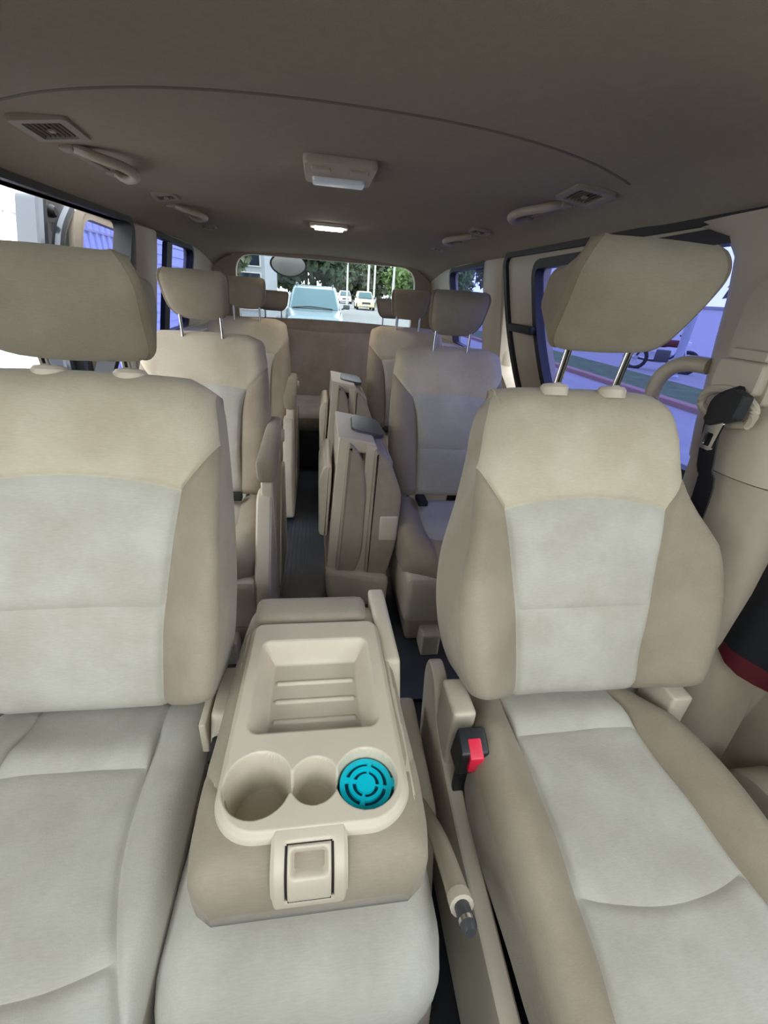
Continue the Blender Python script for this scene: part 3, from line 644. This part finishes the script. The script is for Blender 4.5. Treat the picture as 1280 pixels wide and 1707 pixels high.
# captain seats of rows two and three -------------------------------------------------
def captain(loc, label, side):
    t = thing('captain_seat', loc, label, 'seat', 'captain seats')
    H = .54; xf = back_xf(.30, .411, math.radians(19), 0)
    Wf = sm([(0, .175), (.06, .195), (.16, .212), (.28, .212), (.40, .204), (.47, .197), (.52, .182), (.54, .158)]); Sf = sm([(0, .112), (.18, .112), (.3, .122), (.37, .14), (.54, .14)])
    rows = [lambda a: 0*a, lambda a: .17+0*a, lambda a: .352+np.where(np.abs(a) <= .5, .012*(1-(a/.5)**2), .08*np.clip((np.abs(a)-.5)/.5, 0, 1)), lambda a: H-.02*np.abs(a)**2.5]
    def fr(U, X, Z):
        S_ = Sf(Z); q = np.clip((np.abs(X)-S_)/.08, 0, 1)
        return .022*np.sin(q*PI/2)*np.clip((.42-Z)/.12, 0, 1)+.012*np.sin(np.clip(Z/.36, 0, 1)*PI)*(np.abs(X) < S_)-.015*np.clip((Z-.43)/.12, 0, 1)**2
    soft(t, 'backrest', xf, Wf, Sf, rows, [8, 10, 14], (9, 14), fr, lambda U, X, Z: -.10+.03*np.abs(U)**3, er=.045, R=.03, tr=.05, br=.03, TR=.04, BR=.02,
         regions={(0, 1): ('lumbar_panel', 'insert'), (1, 1): ('centre_panel', 'insert'), (2, 0): ('shoulder_panel', 'shoulder'), (2, 1): ('shoulder_panel', 'shoulder'), (2, 2): ('shoulder_panel', 'shoulder'),
                  (0, 0): ('bolster', 'bolster'), (1, 0): ('bolster', 'bolster'), (0, 2): ('bolster', 'bolster '), (1, 2): ('bolster', 'bolster ')}, colseam=(0, 1), rowseam={1: [1], 2: [0, 1, 2]}, g=.005, gw=.007, wr=.0008)
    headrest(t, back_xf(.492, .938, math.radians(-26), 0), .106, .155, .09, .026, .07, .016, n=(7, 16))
    posts(t, 0, .482, .91, .475, .95, .062, .005, False)
    xc = cush_xf(.31, .395, -.05)
    Wc = sm([(0, .18), (.1, .2), (.25, .2), (.32, .185), (.36, .155)]); Sc = sm([(0, .11), (.2, .12), (.36, .10)])
    soft(t, 'seat_cushion', xc, Wc, Sc, [lambda a: 0*a, lambda a: .06+0*a, lambda a: .26+.02*(1-np.clip(np.abs(a)*2, 0, 1)**2), lambda a: .36-.03*np.abs(a)**3], [5, 8, 10], (8, 12),
         lambda U, X, Z: .02*np.sin(np.clip((np.abs(X)-Sc(Z))/.06, 0, 1)*PI/2)*np.clip((.34-Z)/.1, 0, 1), lambda U, X, Z: -.14+0*Z, er=.04, R=.035, tr=.08, br=.02, TR=.06, BR=.01, mat='bolster',
         regions={(0, 1): ('rear_strip', 'insert'), (1, 1): ('centre_panel', 'insert')}, colseam=(0, 1, 2), rowseam={2: [1]}, g=.005, gw=.007)
    bobj('base_shell', hexa([(-.19, -.03, .10), (.19, -.03, .10), (.20, .40, .10), (-.20, .40, .10), (-.195, -.055, .295), (.195, -.055, .295), (.195, .42, .30), (-.195, .42, .30)], .03, 4), 'plastic', t)
    bobj('floor_plinth', hexa([(-.17, .0, 0.0), (.17, .0, 0.0), (.17, .40, 0.0), (-.17, .40, 0.0), (-.185, -.03, .13), (.185, -.03, .13), (.185, .40, .13), (-.185, .40, .13)], .02), 'plastic2', t)
    bobj('rail_foot', rbox(side*-.10-.03, side*-.10+.03, -.075, .0, 0.0, .085, .008), 'plastic', t)
    bobj('slide_lever', tube(smoothpath([(side*-.03, -.05, .22), (side*-.03, -.085, .17), (side*-.0, -.10, .13), (side*.06, -.10, .125), (side*.13, -.10, .135)]), .009, 8), 'black', t)
    bobj('belt_buckle_strap', rbox(-.10, .12, .255, .285, .405, .43, .006) if side < 0 else rbox(-.12, -.085, .22, .285, .405, .425, .006), 'web', t)
    if side < 0:      # lowered armrest and side covers on the aisle side
        ap = bobj('armrest', hexa([(.195, .10, .535), (.251, .10, .535), (.245, .43, .58), (.201, .43, .58), (.193, .095, .61), (.253, .095, .61), (.247, .44, .655), (.199, .44, .655)], .022, 4), 'bolster', t)
        bobj('arm_bracket', prism(rpoly([(.13, .22), (.36, .22), (.42, .38, .05), (.39, .58), (.20, .52, .03), (.11, .55), (.105, .48, .03)], .03), .204, .240, 'x', .010), 'plastic', ap)
        bobj('arm_pivot', tube([(.236, .38, .60), (.256, .38, .60)], .022, 16), 'plastic', ap)
        bobj('side_cover', prism(rpoly([(.16, .10), (.48, .10), (.50, .48, .06), (.38, .46, .06), (.24, .26, .1)], .04), .236, .246, 'x', .004), 'plastic2', t)
        bobj('base_side', prism(rpoly([(-.03, .02), (.40, .02), (.42, .34), (.18, .50, .05), (.10, .50, .03), (.03, .40, .06), (-.05, .28, .05)], .03), .190, .238, 'x', .016), 'plastic', t)
    return t
cl2 = captain((-.42, 1.10, 0), 'cream captain seat at left in the second row, with lowered armrest', -1)
cr2 = captain((.418, 1.10, 0), 'greyish captain seat at right in the second row, behind the driver seat', 1)
cl3 = dup(cl2, (-.405, 1.98, 0), 'captain seat at left in the third row, mostly hidden by the seat in front', 'captain seats')
cr3 = dup(cr2, (.42, 1.98, 0), 'captain seat at right in the third row, behind the greyish one', 'captain seats')
# folded jump seats between the right seats and the aisle --------------------------------
def jump(loc, label):
    t = thing('folded_jump_seat', loc, label, 'folded seat', 'folded centre jump seats')
    bobj('cushion_shell', prism(rpoly([(-.004, .205), (.034, .20), (.064, .668), (.030, .674)], .008), -.008, .31, 'y', .005), 'plastic', t)
    bobj('cushion_pad', prism(rpoly([(.026, .20), (.090, .20, .02), (.114, .28, .06), (.119, .52, .08), (.100, .62, .04), (.058, .668, .02)], .012), -.026, .31, 'y', .012, 4), 'shell', t)
    bobj('backrest_shell', prism(rpoly([(.096, .20), (.134, .19), (.146, .648), (.112, .656)], .008), -.010, .31, 'y', .005), 'plastic', t)
    bobj('backrest_pad', prism(rpoly([(.124, .188), (.20, .195, .02), (.227, .32, .05), (.231, .50, .03), (.185, .612, .03), (.138, .650, .02)], .012), -.028, .31, 'y', .012, 4), 'shell', t)
    bobj('inner_core', rbox(.03, .20, .004, .30, .19, .60, .01), 'plastic2', t)
    bobj('outer_armrest', prism(rpoly([(-.03, .33), (-.002, .32), (.01, .5), (.012, .575), (-.012, .575, .02), (-.03, .53, .02)], .01), .02, .30, 'y', .010), 'plastic', t)
    bobj('latch_pad', rbox(.165, .224, -.034, -.016, .335, .425, .008), 'plastic', t)
    cup = bobj('cup_cover', prism(rpoly([(.04, .0), (.15, .0), (.15, .2, .07), (.05, .2, .06)], .04), 0, .016, 'z', .005), 'grey', t)
    cup.location = (.03, .07, .668); cup.rotation_euler = (0, .16, 0)
    bobj('hinge_plate', hexa([(.03, .0, .63), (.15, .0, .62), (.15, .30, .62), (.03, .30, .63), (.026, -.006, .678), (.14, -.006, .66), (.14, .30, .66), (.026, .30, .678)], .008), 'plastic', t)
    bobj('base_tray', hexa([(.0, -.02, .085), (.205, -.05, .065), (.205, .32, .065), (.0, .32, .085), (-.012, -.03, .225), (.208, -.06, .20), (.208, .32, .20), (-.012, .32, .225)], .025, 4), 'plastic', t)
    bobj('base_foot', rbox(.02, .20, .02, .31, 0, .10, .015), 'plastic2', t)
    bobj('front_foot', rbox(.145, .195, -.085, -.03, 0, .10, .008), 'plastic', t)
    for sx, sz in ((.012, .235), (.06, .226)): bobj('screw_cap', lathe([(.007, 0), (.006, .003), (0, .003)], (sx+.008, -.0, sz-.004), 10), 'grey', t)
    return t
j2 = jump((-.016, 1.24, 0), 'folded beige jump seat standing in the aisle beside the right second-row seat')
dup(j2, (-.014, 2.10, -.0), 'folded beige jump seat standing in the aisle beside the right third-row seat', 'folded centre jump seats')

# rear bench --------------------------------------------------------------------------
bn = thing('rear_bench', (.0, 3.0, 0), 'wide brown fabric rear bench seat below the rear window', 'bench')
xf = back_xf(-.03, .40, math.radians(14))
soft(bn, 'bench_backrest', xf, const(.68), const(.24), [lambda a: 0*a, lambda a: .42+.03*np.abs(a)**2, lambda a: .50-.02*np.abs(a)**3], [12, 10], (14, 16), lambda U, X, Z: .015*np.sin(np.clip(Z/.4, 0, 1)*PI), lambda U, X, Z: -.11+0*Z,
     er=.05, R=.03, tr=.05, br=.02, TR=.03, BR=.01, mat='bolster', regions={(0, 1): ('centre_panel', 'shell'), (0, 0): ('outer_panel', 'shell'), (0, 2): ('outer_panel', 'shell ')}, colseam=(0,), rowseam={1: [0, 1, 2]}, g=.006, gw=.01)
soft(bn, 'bench_cushion', cush_xf(.0, .41, -.03), const(.68), const(.24), [lambda a: 0*a, lambda a: .40+0*a], [18], (12, 12), lambda U, X, Z: .01*np.cos(U*3), lambda U, X, Z: -.13+0*Z, er=.05, R=.03, tr=.06, br=.02, TR=.045, BR=.01, mat='shell',
     regions={(0, 1): ('centre_panel', 'insert')}, colseam=(0,), g=.006, gw=.01)
bobj('bench_base', rbox(-.62, .62, -.30, .12, 0, .29, .02), 'black', bn)
bobj('bench_latch', rbox(.16, .24, -.34, -.30, .22, .28, .01), 'plastic2', bn)
for x, lab in ((-.335, 'left'), (.42, 'right')):
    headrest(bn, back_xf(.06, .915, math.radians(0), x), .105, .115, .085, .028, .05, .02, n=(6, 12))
    posts(bn, x, .10, .885, .10, .93, .05, .005, False)

# ------------------------------------------------------------------ outdoors
G = -.5
struct(obj('ground', [(-60, -40, G), (6.7, -40, G), (6.7, 160, G), (-60, 160, G)], [(0, 1, 2, 3)], 'asphalt'))
struct(bobj('trim_7', rbox(6.7, 6.95, -40, 160, G-.1, G+.10, .02), 'kerb'))
struct(bobj('ground', rbox(6.95, 8.8, -40, 160, G-.1, G+.08), 'lawn', smooth=False))
struct(obj('ground', [(8.8, -40, G), (70, -40, G), (70, 160, G), (8.8, 160, G)], [(0, 1, 2, 3)], 'asphalt'))
# white ribbed metal wall at the left
lw = thing('ribbed_wall', (-3.6, 4.0, G), 'white ribbed metal wall outside the left doorway', 'wall')
bobj('wall_sheet', rbox(-.1, 0, -3.5, 5.5, 0, 4.2), 'white', lw, False)
rib = bobj('wall_rib', rbox(0, .04, -.03, .03, 0, 4.2, .012), 'white', lw); rib.location.y = -3.4
for k in range(1, 40):
    r = rib.copy(); COL.objects.link(r); r.location.y = -3.4+k*.225
bobj('cross_rail', rbox(.0, .05, -3.5, 5.5, 2.1, 2.13), 'pole', lw, False)
# buildings behind at the left
wb = thing('siding_building', (-4.2, 13.5, G), 'white building with horizontal siding behind the van at left', 'building')
bobj('wall', rbox(-2, 0, 0, 6, 0, 5), 'white', wb, False)
bd = bobj('siding_board', hexa([(.0, 0, 0), (.03, 0, 0), (.03, 6, 0), (0, 6, 0), (.0, 0, .22), (.008, 0, .22), (.008, 6, .22), (0, 6, .22)]), 'white', wb, False)
bf = bobj('siding_board', hexa([(-2, -.03, 0), (.03, -.03, 0), (.03, 0, 0), (-2, 0, 0), (-2, -.008, .22), (.008, -.008, .22), (.008, 0, .22), (-2, 0, .22)]), 'white', wb, False)
for k in range(1, 22):
    for o_ in (bd, bf):
        r = o_.copy(); COL.objects.link(r); r.location.z = k*.23
gb = thing('glass_building', (-3.3, 22, G), 'dark blue glass-fronted building beyond the white siding', 'building')
bobj('wall', rbox(-4, .9, 0, 6, 0, 6), 'facade', gb, False)
for k in range(4):
    for j in range(3):
        f = bobj('window', rbox(-3.6+k*1.12, -2.62+k*1.12, -.06, .02, .5+j*1.7, 2.0+j*1.7), 'pole', gb, False)
        bobj('pane', rbox(-3.55+k*1.12, -2.67+k*1.12, -.07, -.05, .55+j*1.7, 1.95+j*1.7), 'dwin', gb, False)
# cars ----------------------------------------------------------------------------
def car(name, loc, label, paint, sc=(1, 1, 1), suv=False):
    t = thing(name, loc, label, 'car', 'vehicles behind the van'); t.scale = sc
    def sec(y, pts): return [(x, y, z) for x, z in pts]
    def ring(y, wb_, wt, z0, z1): return rp(y, wb_, wt, z0, z1)
    def rp(y, wb_, wt, z0, z1):
        o = rpoly([(-wb_, z0), (wb_, z0), (wb_*1.0, (z0+z1)/2, .05), (wt, z1, .1), (-wt, z1, .1), (-wb_, (z0+z1)/2, .05)], .04, 3); return [(x, y, z) for x, z in o]
    bobj('body', loft([rp(0, .70, .60, .35, .72), rp(.12, .82, .72, .28, .86), rp(.9, .90, .80, .25, .97), rp(1.1, .90, .84, .25, 1.02), rp(3.6, .90, .85, .25, 1.04), rp(4.3, .88, .8, .3, 1.0), rp(4.45, .8, .7, .4, .9)]), paint, t, ang=40)
    bobj('cabin', loft([rp(1.25, .80, .76, .9, 1.0), rp(1.75, .78, .66, .9, 1.62), rp(2.3, .78, .66, .9, 1.70), rp(3.5, .78, .66, .9, 1.68), rp(4.25, .76, .68, .9, 1.1)]), paint, t, ang=40)
    bobj('windscreen', hexa([(-.72, 1.13, 1.03), (.72, 1.13, 1.03), (.72, 1.2, 1.03), (-.72, 1.2, 1.03), (-.60, 1.66, 1.60), (.60, 1.66, 1.60), (.60, 1.75, 1.60), (-.60, 1.75, 1.60)], .01), 'screen', t)
    for s in (-1, 1):
        bobj('side_glass', hexa([(s*.80, 1.6, 1.06), (s*.80, 3.9, 1.06), (s*.78, 3.9, 1.06), (s*.78, 1.6, 1.06), (s*.70, 2.0, 1.55), (s*.70, 3.6, 1.55), (s*.67, 3.6, 1.55), (s*.67, 2.0, 1.55)]), 'dwin', t, False)
        mb = bobj('door_mirror', rbox(s*1.0-.1, s*1.0+.1, 1.45, 1.6, 1.06, 1.20, .03), 'grey', t); bobj('mirror_arm', tube([(s*.85, 1.55, 1.05), (s*.95, 1.53, 1.1)], .025, 8), 'grey', mb)
        bobj('headlamp', hexa([(s*.48, .0, .62), (s*.74, .05, .62), (s*.74, .2, .62), (s*.48, .2, .62), (s*.46, .02, .78), (s*.76, .1, .78), (s*.76, .25, .78), (s*.46, .25, .78)], .02), 'lens', t)
        if suv: bobj('roof_rail', tube([(s*.58, 1.9, 1.69), (s*.58, 2.0, 1.75), (s*.58, 3.5, 1.74), (s*.58, 3.6, 1.67)], .02, 8), 'grey', t)
        for y in (.85, 3.55):
            wh = bobj('wheel', lathe([(.0, -.09), (.20, -.09), (.31, -.1), (.33, -.07), (.33, .07), (.31, .1), (.2, .09), (0, .09)], n=24), 'tyre', t)
            wh.rotation_euler = (0, PI/2, 0); wh.location = (s*.82, y, .33)
    bobj('grille', rbox(-.42, .42, -.02, .1, .55, .74, .02), 'grey', t)
    bobj('number_plate', rbox(-.26, .26, -.04, .0, .42, .53, .005), 'white', t)
    bobj('wiper', tube([(-.66, 1.08, 1.04), (-.1, 1.12, 1.09), (.55, 1.10, 1.05)], .02, 6), 'black', t)
    return t
car('parked_suv', (-.2, 13.7, G), 'pale silver-blue sport utility car parked close behind the van', 'silver', (1, 1, .96), True)
car('distant_car', (3.3, 63, G), 'small pale pinkish car far down the road, left of the yellowish one', 'pale_car', (.95, 1, .9))
car('distant_car', (4.3, 45, G), 'yellowish car driving on the road behind, right of the parked sport utility car', 'cream_car', (.95, 1, .95))
car('distant_car', (9.9, 52, G), 'pale car at the right edge of the rear window', 'silver', (.95, 1, .95))
# trees --------------------------------------------------------------------------
def tree(loc, h, rx, rz, leaf, label, n=1500, seed=1, ls=.22, name='street_tree'):
    t = thing(name, loc, label, 'tree', 'trees along the street'); r = np.random.default_rng(seed)
    bobj('trunk', tube([(0, 0, 0), (.05, .03, h*.3), (0, 0, h*.75)], [.16*h/6, .12*h/6, .05*h/6], 8), 'bark', t)
    cl = r.normal(size=(16, 3)); cl /= np.linalg.norm(cl, axis=1)[:, None]; cl *= r.uniform(.35, .75, (16, 1)); cl *= (rx, rx, rz)
    V = []; F = []
    for k in range(n):
        d = r.normal(size=3); d /= np.linalg.norm(d); c = cl[r.integers(16)]+d*np.array([rx, rx, rz])*.36*r.uniform(.5, 1)**.5+(0, 0, h-rz)
        a = r.normal(size=3); a /= np.linalg.norm(a); b = np.cross(a, r.normal(size=3)); b /= np.linalg.norm(b)
        s_ = ls*r.uniform(.6, 1.4); i = len(V); V += [c+a*s_, c+b*s_*.6, c-a*s_, c-b*s_*.6]; F.append((i, i+1, i+2, i+3))
    obj('crown', V, F, leaf, t); return t
tree((-1.0, 34, G), 6.6, 2.8, 3.3, 'leafA', 'dark green tree behind the parked sport utility car', 3600, 3, .28)
tree((5.2, 82, G), 9.0, 4.8, 4.6, 'leafB', 'large olive tree in the middle of the rear view', 2600, 5, .5)
tree((8.9, 76, G), 7.4, 3.4, 3.7, 'leafB', 'olive tree right of the middle in the rear view', 1800, 6, .45)
tree((11.0, 62, G), 5.6, 3.0, 2.6, 'leafC', 'fresh green tree at the right of the rear view', 1800, 7, .35)
tree((16.5, 58, G), 6.2, 3.0, 3.0, 'leafC', 'rightmost fresh green tree in the rear view', 1500, 8, .35)
tree((-3.2, 19.5, G), 4.6, .8, 1.6, 'leafB', 'slim tree in front of the glass building', 900, 9, .14)
tree((18.5, 17.5, G), 6.5, 2.4, 2.4, 'leafA', 'dark tree beside the driver window, beyond the road', 1800, 10, .25)
tree((15.0, 40, G), 8, 2.8, 3, 'leafA', 'dark tree beyond the road behind the right-hand building', 1500, 11, .3)
for k, (x, y, h, lab) in enumerate(((3.2, 58, 5.6, 'leftmost pale street pole in the rear view'), (4.9, 50, 5.6, 'tallest pale street pole behind the yellowish car'), (6.2, 56, 5.3, 'thin pale street pole right of the yellowish car'), (6.6, 44, 4.7, 'pale street pole at the right of the rear view'))):
    t = thing('street_pole', (x, y, G), lab, 'pole', 'street poles')
    bobj('shaft', tube([(0, 0, 0), (0, 0, h)], [.13, .09], 10), 'pole', t); bobj('cross_arm', rbox(-.5, .5, -.04, .04, h-.4, h-.3), 'pole', t, False)
t = thing('street_pole', (9.6, 11.2, G), 'grey post on the verge seen through the driver side window', 'pole', 'street poles')
bobj('shaft', tube([(0, 0, 0), (0, 0, 4.6)], [.11, .09], 12), 'facade', t); bobj('base_collar', lathe([(.17, 0), (.17, .08), (.12, .12)], n=14), 'facade', t)
fb = thing('street_building', (-14, -9, G), 'unseen long low building added in front of the van to block low light', 'building')  # added out of view; keeps low frontal light off headrests and pillars
bobj('wall', rbox(0, 28, -4, 0, 0, 2.7), 'facade', fb, False); bobj('roof_slab', rbox(-.3, 28.3, -4.3, .3, 2.7, 2.9), 'roof', fb, False)
# right hand buildings
rb = thing('street_building', (13.8, 24, G), 'grey-blue building with balconies seen through the sliding door window', 'building')
bobj('wall', rbox(0, 6, 0, 10, 0, 5.2), 'facade', rb, False); bobj('roof_slab', rbox(-.4, 6.3, -.4, 10.4, 5.0, 5.3), 'roof', rb, False)
for j in range(2):
    bobj('balcony', rbox(-.7, .1, .5, 9.5, 1.2+j*2.0, 1.75+j*2.0), 'wallB', rb, False)
    for k in range(5):
        f = bobj('window', rbox(-.05, .1, .7+k*1.85, 1.9+k*1.85, 1.9+j*2.0, 2.9+j*2.0), 'pole', rb, False); bobj('pane', rbox(-.07, -.03, .78+k*1.85, 1.82+k*1.85, 1.96+j*2.0, 2.84+j*2.0), 'dwin', rb, False)
wh = thing('garden_wall', (15.5, 12, G), 'pale plaster wall beyond the road beside the motorcycle', 'wall')
bobj('wall_face', rbox(0, .3, 0, 9, 0, 1.9), 'wallB', wh, False); bobj('wall_cap', rbox(-.05, .35, -.05, 9.05, 1.9, 2.0), 'roof', wh, False)
# motorcycle
mo = thing('motorcycle', (10.3, 12.7, G), 'dark motorcycle parked on the road, seen below the driver headrest', 'motorcycle', rz=.89)
for y in (-.68, .68):
    wp = [(0, y+.30*math.cos(a), .32+.30*math.sin(a)) for a in np.linspace(0, 2*PI, 24, endpoint=False)]
    wl_ = bobj('wheel', tube(wp, .055, 8, up=(1, 0, 0), closed=True), 'tyre', mo)
    bobj('hub', tube([(-.06, y, .32), (.06, y, .32)], .07, 10), 'steel', wl_)
    for k in range(6): bobj('spoke', tube([(0, y, .32), (0, y+.27*math.cos(k*PI/3), .32+.27*math.sin(k*PI/3))], .008, 5), 'steel', wl_)
bobj('frame', tube(smoothpath([(0, -.62, .35), (0, -.42, .82), (0, 0, .72), (0, .4, .7), (0, .66, .35), (0, .1, .3), (0, -.3, .45), (0, -.42, .8)]), .03, 8), 'black', mo)
bobj('fork', tube([(.06, -.68, .32), (.06, -.46, .95)], .03, 8), 'steel', mo); bobj('fork', tube([(-.06, -.68, .32), (-.06, -.46, .95)], .03, 8), 'steel', mo)
bobj('handlebar', tube(smoothpath([(-.36, -.30, 1.05), (-.2, -.4, 1.04), (0, -.45, .98), (.2, -.4, 1.04), (.36, -.30, 1.05)]), .016, 8), 'black', mo)
bobj('fuel_tank', rbox(-.14, .14, -.36, .08, .72, .92, .07, 4), 'darkred', mo); bobj('saddle', rbox(-.13, .13, .08, .72, .74, .84, .04, 3), 'black', mo)
bobj('engine', rbox(-.16, .16, -.22, .18, .28, .62, .05), 'grey', mo); bobj('exhaust', tube(smoothpath([(.14, -.2, .4), (.17, .0, .27), (.18, .8, .32)]), .04, 8), 'steel', mo)
bobj('headlight', lathe([(0, -.08), (.09, -.06), (.11, .03), (0, .05)], (0, -.56, .86), 14), 'lens', mo); bobj('mudguard', tube(smoothpath([(0, .40, .6), (0, .68, .68), (0, .95, .6), (0, 1.02, .45)]), .07, 8, .02), 'black', mo)
